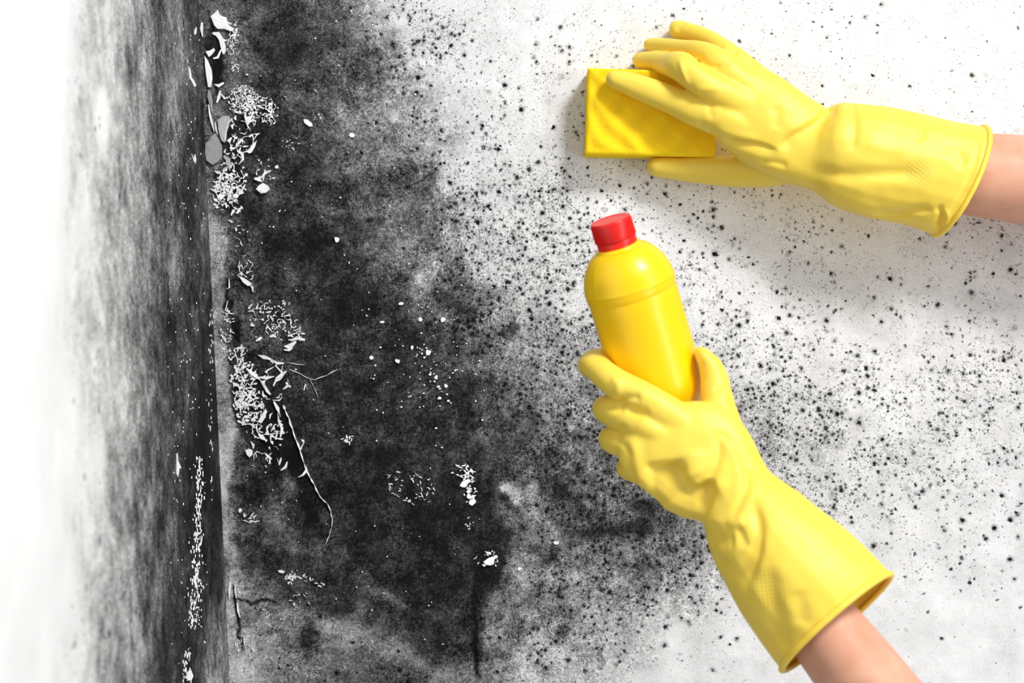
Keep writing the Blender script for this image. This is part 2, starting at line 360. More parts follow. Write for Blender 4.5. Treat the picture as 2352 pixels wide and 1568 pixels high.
me = grid_mesh('wall_left', coL[:, ::-1], len(ds), len(zs))
f = lambda a: a[:, ::-1]
set_attr(me, 'tone', f(tl)); set_attr(me, 'dots', f(np.where(PXL > 160, .04, 0))); set_attr(me, 'dust', f(np.where(PXL > 180, .25, .0)))
gl = np.clip(.12+1.5*tl*(1-tl)*4*.5, .1, .9); gl = np.where(tl > .93, .03, gl); set_attr(me, 'grain', f(gl))
wall_left = tag(link('wall_left', me, M_WALL2), kind='structure')

# ------------------------------------------------------------------ flaking paint, each flake real geometry
N = NT('white_paint_flake'); v = N.noise(N.n('ShaderNodeTexCoord').outputs['Object'], 150, 3)
oi = N.n('ShaderNodeObjectInfo').outputs['Random']
g = N.math('MULTIPLY_ADD', v, .06, .93)
N.to(N.n('ShaderNodeCombineColor', {0: g, 1: g, 2: g}).outputs[0], 'Base Color'); N.to(.75, 'Roughness'); N.to(.2, 'Specular IOR Level'); M_FLAKE = N.m
def grey_mat(name, val):
    N = NT(name); v = N.noise(N.n('ShaderNodeTexCoord').outputs['Object'], 300, 4)
    g = N.math('MULTIPLY_ADD', v, val*.3, val*.85)
    N.to(N.n('ShaderNodeCombineColor', {0: g, 1: g, 2: g}).outputs[0], 'Base Color'); N.to(.8, 'Roughness'); N.to(.2, 'Specular IOR Level'); return N.m
M_GREY = grey_mat('grey_paint_flake', .36); M_PALE = grey_mat('pale_grey_paint_flake', .50)
def strip_geo(pts, wid, lift):
    """a sliver of paint with ragged width and pointed ends, a little lifted off the wall"""
    p = np.asarray(pts, float); n = len(p); V = []; F = []
    t = np.gradient(p, axis=0); t /= np.linalg.norm(t, axis=1)[:, None]+1e-9; tip = random.choice((0, n-1, -1))
    for i in range(n):
        w = wid*(.18 if i == tip else .5 if i in (0, n-1) else random.uniform(.7, 1.5)); nx, ny = -t[i, 1], t[i, 0]
        l = lift*random.uniform(.5, 1.0); sl = random.uniform(-.12, .12)*lift
        for s_ in (-1, 1): V.append(P(p[i, 0]+nx*w*s_*.5, p[i, 1]+ny*w*s_*.5, l+s_*sl+.0006))
        for s_ in (-1, 1): V.append(P(p[i, 0]+nx*w*s_*.46, p[i, 1]+ny*w*s_*.46, -.0008))
    for i in range(n-1):
        a, b = 4*i, 4*i+4
        F += [(a, a+1, b+1, b), (a, b, b+2, a+2), (a+1, a+3, b+3, b+1)]
    F += [(0, 2, 3, 1), (4*n-4, 4*n-3, 4*n-1, 4*n-2)]
    return V, F
def blob_geo(out, lift):
    o = np.asarray(out, float); c = o.mean(0); n = len(o); V = []; F = []
    for q in o: V.append(P(q[0], q[1], lift*random.uniform(.75, 1.0)+.001))
    for q in o: V.append(P(*(c+(q-c)*.6), lift*random.uniform(.85, .95)+.0010))
    for q in o: V.append(P(*(c+(q-c)*.93), -.001))
    V.append(P(c[0], c[1], lift*.9+.0010))
    for i in range(n):
        j = (i+1) % n
        F += [(i, j, n+j, n+i), (n+i, n+j, 3*n), (i, 2*n+i, 2*n+j, j)]
    return V, F
flakes = []       # (size, verts, faces, material)
def add_strip(pts, wid, lift=.0014, mat=None):
    L = sum(math.dist(pts[i], pts[i+1]) for i in range(len(pts)-1)); flakes.append((L*wid,)+strip_geo(pts, wid, lift)+(mat or M_FLAKE,))
def add_blob(pts, lift=.0016, mat=None):
    x, y = np.asarray(pts).T; A = .5*abs(np.dot(x, np.roll(y, 1))-np.dot(y, np.roll(x, 1))); flakes.append((A+40,)+blob_geo(pts, lift)+(mat or M_FLAKE,))
def ragged(cx, cy, rx, ry, n=9, rot=0):
    ph = random.random()*6; c, s = math.cos(rot), math.sin(rot); out = []
    for i in range(n):
        a = ph+i*2*math.pi/n; r = random.uniform(.65, 1.2); x, y = rx*r*math.cos(a), ry*r*math.sin(a)
        out.append((cx+x*c-y*s, cy+x*s+y*c))
    return out
def worm(x, y, L, ang=None, bend=.9, n=4):
    a = random.uniform(0, 6.28) if ang is None else ang; pts = [(x, y)]
    for _ in range(n-1):
        a += random.uniform(-bend, bend); x += L/(n-1)*math.cos(a); y += L/(n-1)*math.sin(a); pts.append((x, y))
    return pts
def cluster(cx, cy, rx, ry, n, L, wd, lift=.0009, rot=0, ang=None, power=.5):
    c, s = math.cos(rot), math.sin(rot)
    for _ in range(n):
        a = random.uniform(0, 6.28); r = random.random()**power; x, y = rx*r*math.cos(a), ry*r*math.sin(a)
        l = random.uniform(*L)
        add_strip(worm(cx+x*c-y*s, cy+x*s+y*c, l, None if ang is None else ang+random.uniform(-.7, .7), 1.0, 4 if l > 8 else 3), random.uniform(*wd), lift)
def lace(cx, cy, rx, ry, cell, wd, keep=.62, rot=0, lift=.0009):
    """paint cracked into a net: slivers left along the edges between lost cells"""
    c, s = math.cos(rot), math.sin(rot); nodes = {}
    m = int(max(rx, ry)/cell)+2
    for i in range(-m, m+1):
        for j in range(-m, m+1):
            x = (i+.5*(j % 2)+random.uniform(-.42, .42))*cell; y = (j*.88+random.uniform(-.42, .42))*cell
            r = math.hypot(x/rx, y/ry)
            if r < 1.05: nodes[(i, j)] = (cx+x*c-y*s, cy+x*s+y*c, r)
    for (i, j), p in nodes.items():
        o = j % 2
        for k in ((i+1, j), (i+o, j+1), (i+o-1, j+1)):
            q = nodes.get(k)
            if q is None or random.random() > keep*(1.15-.55*max(p[2], q[2])**2): continue
            if random.random() < .45:
                f = random.uniform(.45, .8); q = (p[0]+(q[0]-p[0])*f, p[1]+(q[1]-p[1])*f)
            mx, my = (p[0]+q[0])/2+random.uniform(-.28, .28)*cell, (p[1]+q[1])/2+random.uniform(-.28, .28)*cell
            w = random.uniform(*wd)*random.choice((.45, .7, 1, 1, 1.7))
            add_strip([p[:2], (mx, my), q[:2]], w, lift)
        if random.random() < .22*keep: add_blob(ragged(p[0], p[1], random.uniform(.6, 1.1)*wd[1], random.uniform(.4, .9)*wd[1], 6, random.random()*3), lift)
# the big pieces
add_blob([(484, 37), (493, 30), (500, 22), (505, 34), (512, 38), (520, 40), (522, 50), (527, 60), (538, 66), (530, 72), (515, 66), (500, 66), (492, 58)], .0025)
add_strip([(464, 52), (463, 66), (465, 84)], 9); add_strip([(488, 76), (500, 78), (508, 90), (513, 108), (514, 124)], 9, .002)
add_blob([(472, 118), (482, 116), (492, 110), (494, 116), (486, 126), (480, 131)], .002); add_strip([(490, 134), (500, 132), (508, 114)], 6, .002)
add_blob([(470, 128), (478, 140), (486, 160), (488, 180), (484, 200), (478, 200), (474, 176), (471, 150)], .0022)
add_strip([(492, 194), (502, 197), (514, 190)], 8, .002); add_strip([(498, 236), (503, 222), (506, 208)], 7, .002); add_strip([(506, 214), (516, 226), (528, 222)], 6, .002)
add_blob([(472, 330), (480, 322), (486, 312), (494, 306), (502, 318), (510, 334), (510, 360), (500, 372), (488, 378), (474, 368), (471, 350)], .0024, M_GREY)
add_blob([(478, 205), (484, 214), (488, 232), (487, 262), (481, 240), (476, 222)], .0022, M_GREY)
add_strip([(479, 240), (482, 262), (487, 282), (492, 302)], 5, .002); add_strip([(494, 280), (496, 296), (500, 310)], 5, .0018)
add_blob([(500, 276), (512, 266), (526, 266), (531, 276), (522, 290), (518, 308), (516, 328), (508, 322), (502, 300)], .0018, M_PALE)
add_strip([(534, 272), (525, 282), (519, 300), (518, 324)], 3.5, .0022)
add_blob([(560, 262), (568, 268), (580, 264), (576, 278), (568, 290), (564, 280)], .0024)
add_blob([(566, 348), (572, 342), (582, 330), (590, 322), (586, 336), (578, 350), (572, 352)], .0022)
add_strip([(545, 346), (556, 352), (558, 366), (548, 378)], 6, .002); add_strip([(514, 358), (524, 366), (528, 392)], 10, .0016, M_PALE)
add_blob([(588, 434), (594, 426), (604, 420), (616, 426), (620, 434), (612, 442), (600, 444)], .003); add_strip([(584, 410), (596, 412), (600, 404)], 8, .0024); add_strip([(600, 408), (610, 396), (622, 392)], 7, .0024)
add_blob([(697, 274), (706, 274), (716, 283), (719, 290), (710, 290), (699, 282)], .0016)
add_blob([(631, 382), (638, 378), (640, 386), (633, 387)], .0014)
add_blob([(548, 633), (560, 638), (572, 646), (579, 652), (570, 657), (558, 648)], .002); add_strip([(572, 652), (580, 660), (581, 670)], 5, .002)
add_blob([(574, 748), (578, 740), (585, 747), (584, 750)], .0015); add_strip([(588, 783), (596, 778), (602, 774)], 6); add_strip([(620, 773), (628, 770), (634, 774)], 7, .002)
add_strip([(668, 782), (682, 776), (697, 781)], 7, .0022); add_strip([(652, 795), (664, 797), (680, 784)], 9, .002); add_strip([(652, 803), (664, 804), (672, 798)], 6)
add_strip([(592, 815), (606, 820), (620, 824), (628, 834)], 6, .002); add_strip([(622, 824), (636, 834), (652, 834)], 6, .002); add_strip([(566, 845), (580, 858), (596, 870)], 9, .0024)
add_strip([(596, 870), (606, 884), (614, 898), (622, 906)], 7, .0024); add_strip([(596, 866), (612, 868), (630, 864)], 6, .002); add_strip([(628, 886), (636, 868), (650, 858), (658, 852)], 6, .002)
add_strip([(650, 894), (660, 886), (668, 888)], 7, .0018); add_strip([(698, 896), (702, 882), (706, 894)], 4, .002); add_strip([(629, 922), (638, 938), (642, 950)], 7, .002)
add_strip([(638, 948), (640, 966), (648, 984), (644, 1004)], 5, .002)
add_blob([(592, 968), (600, 954), (610, 938), (613, 946), (606, 964), (600, 972)], .0024); add_strip([(594, 996), (602, 1004), (612, 1012)], 8, .002)
add_blob([(563, 1034), (572, 1030), (580, 1034), (580, 1044), (573, 1050), (567, 1044)], .002); add_strip([(575, 1012), (582, 1022), (582, 1030)], 5); add_strip([(608, 1040), (616, 1048), (624, 1054)], 6)
add_strip([(645, 1080), (656, 1072), (660, 1060)], 5); add_strip([(684, 1096), (696, 1090), (704, 1080), (703, 1072)], 4.5, .002)
for a in ((1066, 1112, 9, 8), (1072, 1105, 6, 5), (1078, 1140, 7, 7), (1084, 1152, 9, 8), (1076, 1128, 5, 5), (1086, 1140, 4, 4)): add_blob(ragged(*a, n=8), .0016)
add_blob([(1110, 1290), (1118, 1284), (1124, 1280), (1132, 1278), (1140, 1274), (1144, 1278), (1136, 1284), (1134, 1294), (1126, 1298), (1116, 1296)], .002); add_strip([(1114, 1266), (1122, 1270), (1128, 1270)], 5, .0016); add_blob(ragged(1112, 1298, 4, 3, 7), .0014)
add_blob([(848, 820), (852, 816), (858, 819), (857, 825), (850, 825)], .0012)
for a in ((913, 829, 7, 5), (947, 797, 4, 6), (984, 809, 7, 7), (1002, 866, 4, 5), (1010, 914, 5, 4), (1025, 886, 4, 5), (1030, 920, 4, 3), (988, 860, 4, 3), (1007, 887, 4, 3), (965, 733, 6, 5), (878, 740, 6, 3), (774, 550, 7, 7), (1277, 1246, 6, 5), (1193, 1306, 4, 4), (921, 697, 6, 4), (808, 310, 7, 5), (552, 1172, 4, 5), (646, 1312, 8, 5), (1018, 733, 8, 7)): add_blob(ragged(*a, n=7), .0012)
# the long white lifted crack edge
ck = [(650, 930), (655, 942), (664, 960), (672, 985), (680, 1010), (689, 1034), (698, 1062), (702, 1078), (712, 1096), (722, 1112), (732, 1134), (740, 1146), (752, 1156), (760, 1174), (763, 1190), (761, 1212), (757, 1228), (748, 1250)]
for i in range(len(ck)-1): add_strip([ck[i], ((ck[i][0]+ck[i+1][0])/2+random.uniform(-1.5, 1.5), (ck[i][1]+ck[i+1][1])/2), ck[i+1]], 4.2-.18*i if i < 15 else 1.4, .0018)
for pts in ([(664, 848), (690, 858), (712, 870), (722, 872), (750, 862), (776, 848)], [(712, 872), (722, 892), (732, 916)], [(660, 832), (700, 838)]): 
    for i in range(len(pts)-1): add_strip([pts[i], ((pts[i][0]+pts[i+1][0])/2, (pts[i][1]+pts[i+1][1])/2+random.uniform(-2, 2)), pts[i+1]], 1.3, .0006)
add_strip([(540, 1342), (541, 1358), (543, 1374)], 4, .0016); add_strip([(545, 1384), (547, 1402), (551, 1418)], 6, .0016); add_strip([(529, 1336), (527, 1356), (527, 1376)], 7, .0014)
add_strip([(520, 664), (527, 660), (526, 640)], 2.5); add_strip([(523, 690), (518, 712), (530, 720), (538, 720)], 2.2); add_strip([(508, 768), (514, 776), (520, 786)], 4)
# the lace of small slivers
lace(558, 230, 38, 34, 5.5, (1.3, 2.4), .55); lace(596, 246, 40, 26, 7.5, (1.5, 3), .55); lace(620, 272, 20, 18, 7, (1.5, 2.8), .5)
lace(560, 305, 46, 42, 16, (2.2, 4.2), .6); lace(540, 340, 30, 36, 12, (2, 3.6), .45); lace(527, 415, 40, 46, 9.5, (2.4, 4.4), .66); lace(512, 448, 28, 34, 8, (2, 3.6), .6)
lace(548, 455, 20, 30, 14, (2.4, 4), .5); lace(530, 100, 22, 32, 8, (1.4, 2.6), .4); lace(540, 150, 14, 22, 7, (1.2, 2.2), .4); cluster(538, 60, 10, 24, 14, (5, 12), (2, 3)); cluster(540, 500, 8, 26, 8, (8, 16), (2.5, 4))
cluster(606, 390, 26, 30, 20, (4, 10), (1.4, 2.2)); lace(558, 560, 22, 50, 13, (1.3, 2), .35); lace(560, 620, 28, 26, 11, (1.4, 2.4), .42)
lace(604, 716, 42, 26, 9, (1.4, 2.4), .4); lace(652, 750, 46, 34, 9, (1.5, 2.6), .46); lace(690, 772, 12, 16, 8, (1.5, 2.4), .5); cluster(654, 700, 12, 16, 10, (5, 10), (1.4, 2.2))
lace(560, 882, 34, 52, 8.5, (2.4, 4.4), .6); lace(574, 936, 40, 44, 9, (2.4, 4.6), .58); lace(550, 820, 24, 32, 11, (2.4, 4.6), .5); lace(596, 988, 36, 24, 13, (2, 3.6), .5)
lace(636, 986, 28, 46, 13, (2, 3.6), .5); lace(606, 1052, 42, 28, 13, (1.8, 3), .32); lace(690, 1010, 18, 22, 11, (1.6, 2.6), .35); lace(632, 880, 50, 46, 20, (1.8, 3.2), .34)
cluster(1066, 1090, 26, 22, 34, (5, 14), (1.6, 3)); cluster(1080, 1130, 18, 34, 30, (4, 10), (1.6, 3)); cluster(1122, 1282, 28, 18, 26, (4, 10), (1.6, 2.6)); cluster(1080, 1205, 8, 20, 9, (3, 6), (1.8, 2.6))
cluster(940, 1118, 62, 36, 46, (5, 12), (1.2, 2.0), 0.0008, .3, .7); cluster(800, 1008, 10, 12, 12, (5, 12), (1.8, 3)); cluster(574, 1192, 16, 9, 14, (6, 14), (1.8, 3)); cluster(668, 1326, 12, 10, 22, (4, 9), (1.8, 3))
cluster(560, 1478, 20, 20, 14, (5, 11), (1.4, 2.4)); cluster(690, 1380, 26, 20, 14, (5, 10), (1.3, 2)); cluster(710, 1330, 50, 8, 22, (4, 10), (1.6, 3), .0012, .35); cluster(520, 760, 14, 60, 40, (4, 10), (1.4, 2.6))
cluster(668, 330, 26, 14, 14, (3, 7), (1.2, 1.8), .0007); cluster(620, 1420, 70, 18, 10, (4, 9), (1.3, 2), .0008)
for _ in range(170):
    x, y = random.uniform(560, 1120), random.uniform(20, 1480)
    r = random.uniform(1.0, 2.4); add_blob(ragged(x, y, r, r, 5), .0007)
for _ in range(60): add_blob(ragged(random.gauss(985, 55), random.gauss(830, 70), random.uniform(1.2, 3), random.uniform(1, 2.4), 6), .0008)
flakes.sort(key=lambda f: -f[0])
def join_geo(items):
    V, F, o = [], [], 0
    for it in items:
        V += list(it[1]); F += [tuple(i+o for i in f) for f in it[2]]; o += len(it[1])
    return V, F
for fl in flakes[:290]:
    link('paint_flake', mesh('paint_flake', fl[1], fl[2]), fl[3], wall_back)
small = link('flaking_paint', mesh('flaking_paint', *join_geo(flakes[290:])), M_FLAKE, wall_back); tag(small, kind='stuff')

# flakes and specks on the left wall
def wl(px, py, h):
    p = left_point(px, py); return p+np.array([h, 0, 0])
def wl_blob(out, lift):
    o = np.asarray(out, float); c = o.mean(0); n = len(o)
    V = [wl(q[0], q[1], lift*random.uniform(.5, 1.2)+.0003) for q in o]+[wl(*(c+(q-c)*.9), -.001) for q in o]+[wl(c[0], c[1], lift)]
    F = []
    for i in range(n):
        j = (i+1) % n; F += [(i, j, 2*n), (i, n+i, n+j, j)]
    return V, F
for out in ([(432, 152), (435, 158), (437, 176), (443, 184), (449, 196), (444, 200), (438, 186), (434, 180)], [(438, 352), (441, 362), (447, 376), (449, 366), (447, 354), (444, 372)],
            [(405, 1040), (407, 1058), (414, 1074), (410, 1076), (407, 1096), (405, 1090)], [(426, 1546), (436, 1536), (442, 1552), (438, 1562), (428, 1562)], [(446, 70), (450, 62), (449, 76), (446, 80)]):
    link('paint_flake', mesh('paint_flake', *wl_blob(out, .0006)), M_FLAKE, wall_left)
items = []
def specks(n, fx, fy, w, h):
    for _ in range(n):
        x, y = fx(), fy()
        x = min(x, float(corner_x(y))-3); a, b = random.uniform(*w), random.uniform(*h)
        items.append((0,)+wl_blob(ragged(x, y, a, b, 5), .0001))
U = random.uniform
specks(110, lambda: U(385, 475), lambda: U(0, 1568), (.35, .75), (.9, 2.4)); specks(40, lambda: random.gauss(440, 14), lambda: U(300, 1500), (.5, .9), (1.6, 3.6))
def band(): 
    t = U(0, 1); return (458-8*t-14*max(0, t-.45)+random.gauss(0, 5+2*t), 1050+390*t)
for _ in range(260):
    x, y = band(); items.append((0,)+wl_blob(ragged(x, y, U(.5, 1.0), U(2.2, 6), 5), .0001))
specks(36, lambda: random.gauss(430, 6), lambda: U(1490, 1568), (.6, 1.1), (2, 6)); specks(40, lambda: random.gauss(484, 2.5), lambda: U(700, 1150), (.4, .8), (2, 6)); specks(24, lambda: random.gauss(455, 5), lambda: U(1330, 1440), (.4, .8), (1.2, 2.6))
tag(link('flaking_paint', mesh('flaking_paint', *join_geo(items)), M_FLAKE, wall_left), kind='stuff')

# ------------------------------------------------------------------ materials of the things
def rubber_material(name, rot, pitch):
    N = NT(name); co = N.n('ShaderNodeTexCoord').outputs['Object']
    n = N.noise(co, 60, 3)
    c = N.n('ShaderNodeMix', {0: n, 6: (.985, .650, .060, 1), 7: (.985, .70, .090, 1)}, data_type='RGBA')
    N.to(c.outputs[2], 'Base Color'); N.to(.50, 'Roughness'); N.to(.55, 'Specular IOR Level')
    N.to(.25, 'Subsurface Weight'); N.b.inputs['Subsurface Radius'].default_value = (1, .6, .08); N.to(.006, 'Subsurface Scale')
    mp = N.n('ShaderNodeMapping', {'Vector': co, 'Rotation': (0, rot, 0)}).outputs[0]
    xyz = N.n('ShaderNodeSeparateXYZ', {0: mp})
    k = 2*math.pi/pitch
    sa = N.math('ABSOLUTE', N.math('SINE', N.math('MULTIPLY', xyz.outputs[0], k/2))); sb = N.math('ABSOLUTE', N.math('SINE', N.math('MULTIPLY', xyz.outputs[2], k/2)))
    g = N.math('MULTIPLY', N.ramp(N.math('MINIMUM', sa, sb), .0, .5), N.attr('grip'))
    h = N.math('ADD', N.math('MULTIPLY', g, .7), N.math('MULTIPLY', N.noise(co, 1400, 2), .10))
    N.to(N.bump(h, .6, .0007), 'Normal'); return N.m
M_GLOVE_U = rubber_material('yellow_rubber', .9, .0026); M_GLOVE_L = rubber_material('yellow_rubber_left', .12, .0025)
N = NT('skin'); co = N.n('ShaderNodeTexCoord').outputs['Object']
n = N.noise(co, 45, 4, .6)
c = N.n('ShaderNodeMix', {0: N.ramp(n, .3, .7), 6: (.64, .315, .20, 1), 7: (.72, .39, .27, 1)}, data_type='RGBA')
N.to(c.outputs[2], 'Base Color'); N.to(.5, 'Roughness'); N.to(.3, 'Specular IOR Level'); N.to(.25, 'Subsurface Weight'); N.b.inputs['Subsurface Radius'].default_value = (1, .35, .2); N.to(.006, 'Subsurface Scale')
N.to(N.bump(N.noise(co, 900, 3, .6), .15, .0006), 'Normal'); M_SKIN = N.m
def plastic(name, col, rough=.3):
    N = NT(name); N.to(col+(1,), 'Base Color'); N.to(rough, 'Roughness'); N.to(.5, 'Specular IOR Level')
    co = N.n('ShaderNodeTexCoord').outputs['Object']
    r = N.math('MULTIPLY_ADD', N.noise(co, 90, 3), .12, rough-.06); N.to(r, 'Roughness')
    N.to(.1, 'Subsurface Weight'); N.to(.004, 'Subsurface Scale'); return N.m
M_BOTTLE = plastic('yellow_plastic', (.985, .625, .001), .32); M_CAP = plastic('red_plastic', (.80, .012, .008), .34)
N = NT('yellow_foam'); co = N.n('ShaderNodeTexCoord').outputs['Object']
c = N.n('ShaderNodeMix', {0: N.noise(co, 900, 3, .7), 6: (.98, .58, .004, 1), 7: (.99, .73, .03, 1)}, data_type='RGBA')
N.to(c.outputs[2], 'Base Color'); N.to(.9, 'Roughness'); N.to(.1, 'Specular IOR Level'); N.to(.3, 'Subsurface Weight'); N.b.inputs['Subsurface Radius'].default_value = (1, .7, .1); N.to(.006, 'Subsurface Scale')
vo = N.n('ShaderNodeTexVoronoi', {'Vector': co, 'Scale': 1100}).outputs['Distance']
N.to(N.bump(vo, .5, .0006), 'Normal'); M_FOAM = N.m

# ------------------------------------------------------------------ sponge: rectangular block with a waved front
def make_sponge():
    q = [(1352, 157), (1646, 166), (1641, 359), (1346, 352)]; d1 = .034; nx, ny = 120, 82
    C = [P(a, b, d1) for a, b in q]; V = []; F = []
    for j in range(ny):
        for i in range(nx):
            u, v = i/(nx-1), j/(ny-1)
            p = (C[0]*(1-u)+C[1]*u)*(1-v)+(C[3]*(1-u)+C[2]*u)*v
            e = min(min(u, 1-u)*105, min(v, 1-v)*68)      # mm from the edge
            x, y = u*105, v*68
            w = .75*math.sin((x*.72-y*.69)*.38+.5*math.sin((x+y)*.12)+.8)+.55*math.sin((x*.80+y*.60)*.30+.6)
            f = min(1, e/7.0)
            p = p.copy(); p[1] += -.0013*w*f+.0012*(1-min(1, e/2.2))**2+random.uniform(-.00012, .00012)
            V.append(p)
    for j in range(ny-1):
        for i in range(nx-1): a = j*nx+i; F.append((a, a+nx, a+nx+1, a+1))
    loop = [i for i in range(nx)]+[j*nx+nx-1 for j in range(1, ny)]+[(ny-1)*nx+i for i in range(nx-2, -1, -1)]+[j*nx for j in range(ny-2, 0, -1)]
    prev = loop; cen = sum(C)/4
    for k, (y, s) in enumerate(((-.0325, 1.012), (-.018, 1.006), (-.003, 1.010), (-.0012, 1.002))):
        new = []
        for li in loop:
            b = V[li]; p = cen+(b-cen)*s; p[1] = y; p[0] += random.uniform(-.0001, .0001); new.append(len(V)); V.append(p)
        n = len(loop)
        for i in range(n): F.append((prev[i], prev[(i+1) % n], new[(i+1) % n], new[i]))
        prev = new
    F.append(tuple(prev[::-1])); return mesh('sponge', V, F, True)
tag(link('sponge', make_sponge(), M_FOAM), 'bright yellow rectangular foam sponge with a waved face pressed against the mouldy wall', 'sponge')

# ------------------------------------------------------------------ bottle
AX = np.array([1398., 507.]); AD = np.array([.305, .9524]); TILT = math.radians(14)
BD = .265; BK = K(BD)
top_dir = Vector((-AD[0]*math.cos(TILT), -math.sin(TILT), AD[1]*math.cos(TILT))).normalized()
mid = Vector(P(*(AX+AD*230), BD))
def on_axis(t): return mid+top_dir*((230-t)*BK/math.cos(TILT))
bottle = bpy.data.objects.new('cleaner_bottle', None); COL.objects.link(bottle); bottle.location = on_axis(462)
bottle.rotation_mode = 'QUATERNION'; bottle.rotation_quaternion = top_dir.to_track_quat('Z', 'Y')
tag(bottle, 'plain yellow plastic cleaner bottle with a red screw cap held upright in the lower glove', 'bottle')
def lathe(name, prof, seg, mat, parent, mod=None, cap_b=True, cap_t=True):
    V, F = [], []
    for t, r in prof:
        for i in range(seg):
            a = 2*math.pi*i/seg; rr = r*BK+(mod(i, t) if mod else 0)
            V.append((rr*math.cos(a), rr*math.sin(a), (462-t)*BK/math.cos(TILT)))
    for j in range(len(prof)-1):
        for i in range(seg):
            k = (i+1) % seg; F.append((j*seg+i, (j+1)*seg+i, (j+1)*seg+k, j*seg+k))
    if cap_t: F.append(tuple(range(seg)))
    if cap_b: F.append(tuple(reversed(range((len(prof)-1)*seg, len(prof)*seg))))
    o = link(name, mesh(name, V, F, True), mat, parent); return o
prof = [(46, 40), (60, 40), (62, 50), (64.5, 52), (66.5, 52.5), (68, 57), (72, 64), (79, 73), (88, 80.5), (98, 88), (109, 94.6), (122, 99.6), (136, 103.2), (147, 105.2), (149, 106), (151, 106.4), (153, 105.8),
        (160, 105), (169, 104.7), (171.5, 103.4), (173, 102.6), (175, 103), (200, 103.3), (300, 103.3), (350, 103.6), (372, 103), (390, 103), (408, 101.5), (424, 98), (438, 93), (449, 85), (456, 75), (460, 62), (460, 50), (456, 40), (454, 1)]
SEG = 128
body = lathe('body', prof, SEG, M_BOTTLE, bottle)
bpy.context.view_layer.update()
_q = bottle.rotation_quaternion.inverted() @ Vector((-.80, -.60, -.10)); _k = round(math.atan2(_q.y, _q.x)/(2*math.pi)*SEG) % SEG
for j, (t_, r_) in enumerate(prof):
    if 66 < t_ < 170:
        for kk_ in (_k, (_k+SEG//2) % SEG):
            v_ = body.data.vertices[j*SEG+kk_].co; v_.x *= 1.012; v_.y *= 1.012
cap = lathe('cap', [(2.2, 1), (2.2, 36), (2.0, 38), (.6, 41), (.3, 43), (1.0, 45.5), (3, 46.6), (5, 47.2)]+[(44, 47.8), (45, 47.2), (45.6, 44)], 180, M_CAP, cap_b=False, parent=bottle,
            mod=lambda i, t: (.00022 if i % 2 else -.00022) if 4 < t < 44.5 else 0)
ring = lathe('tamper_ring', [(46.2, 42), (46.4, 45.4), (48, 46), (60, 46), (62.4, 45.4), (63, 42)], 96, M_CAP, cap, cap_t=False, cap_b=False)

# ------------------------------------------------------------------ gloves
def loft(keys, n=6, seg=22, flat=2.0, cap0=True, cap1=True):
    """closed tube through (px, py, distance from wall, half width in photo px, half thickness in m)"""
    k = catmull(keys, n); C = np.array([P(a[0], a[1], a[2]) for a in k]); Wd = np.array([a[3]*K(a[2]) for a in k]); Th = k[:, 4]
    T = np.gradient(C, axis=0); T /= np.linalg.norm(T, axis=1)[:, None]
    V, F = [], []; u = None; rings = []
    def ring(c, u_, v_, w, t):
        b = len(V)
        for i in range(seg):
            a = 2*math.pi*i/seg; ca, sa = math.cos(a), math.sin(a)
            ca = math.copysign(abs(ca)**(2/flat), ca); sa = math.copysign(abs(sa)**(2/flat), sa)
            V.append(c+u_*w*ca+v_*t*sa)
        rings.append(b)
    fr = []
    prev = None
    for i in range(len(C)):
        if prev is None:
            uu = np.cross(T[i], [0, 1, 0]); uu /= np.linalg.norm(uu)
        else:
            ref = np.cross(T[i], [0, 1, 0]); ln = np.linalg.norm(ref)
            tr = prev-T[i]*np.dot(prev, T[i]); tr /= np.linalg.norm(tr)
            if ln > 1e-6 and np.dot(ref, prev) < 0: ref = -ref
            wgt = min(1, ln*1.5)*.5 if ln > .3 else 0
            uu = tr*(1-wgt)+(ref/ln if ln > 1e-6 else tr)*wgt; uu /= np.linalg.norm(uu)
        prev = uu; fr.append((uu, np.cross(uu, T[i])))
    if cap0:
        for s in (.95, .8, .55, .28): 
            r = math.sqrt(1-s*s); ring(C[0]-T[0]*s*(Wd[0]+Th[0])/2, *fr[0], Wd[0]*r, Th[0]*r)
    for i in range(len(C)): ring(C[i], *fr[i], Wd[i], Th[i])
    if cap1:
        for s in (.28, .55, .8, .95):
            r = math.sqrt(1-s*s); ring(C[-1]+T[-1]*s*(Wd[-1]+Th[-1])/2, *fr[-1], Wd[-1]*r, Th[-1]*r)
    for a, b in zip(rings[:-1], rings[1:]):
        for i in range(seg): j = (i+1) % seg; F.append((a+i, a+j, b+j, b+i))
    F.append(tuple(rings[0]+i for i in range(seg))[::-1]); F.append(tuple(rings[-1]+i for i in range(seg)))
    return V, F
def remeshed(lofts, voxel):
    me = mesh('tmp', *join_geo([(0,)+l for l in lofts])); bm = bmesh.new(); bm.from_mesh(me); bmesh.ops.recalc_face_normals(bm, faces=bm.faces); bm.to_mesh(me); bm.free()
    o = bpy.data.objects.new('tmp', me); COL.objects.link(o)
    m = o.modifiers.new('r', 'REMESH'); m.mode = 'VOXEL'; m.voxel_size = voxel; m.adaptivity = 0
    dg = bpy.context.evaluated_depsgraph_get(); out = bpy.data.meshes.new_from_object(o.evaluated_get(dg)); bpy.data.objects.remove(o); bpy.data.meshes.remove(me)
    return out
def get_co(me):
    a = np.empty(len(me.vertices)*3, np.float32); me.vertices.foreach_get('co', a); return a.reshape(-1, 3).astype(float)
def get_nr(me):
    a = np.empty(len(me.vertices)*3, np.float32); me.vertices.foreach_get('normal', a); return a.reshape(-1, 3).astype(float)
def set_co(me, co): me.vertices.foreach_set('co', co.astype(np.float32).ravel()); me.update()
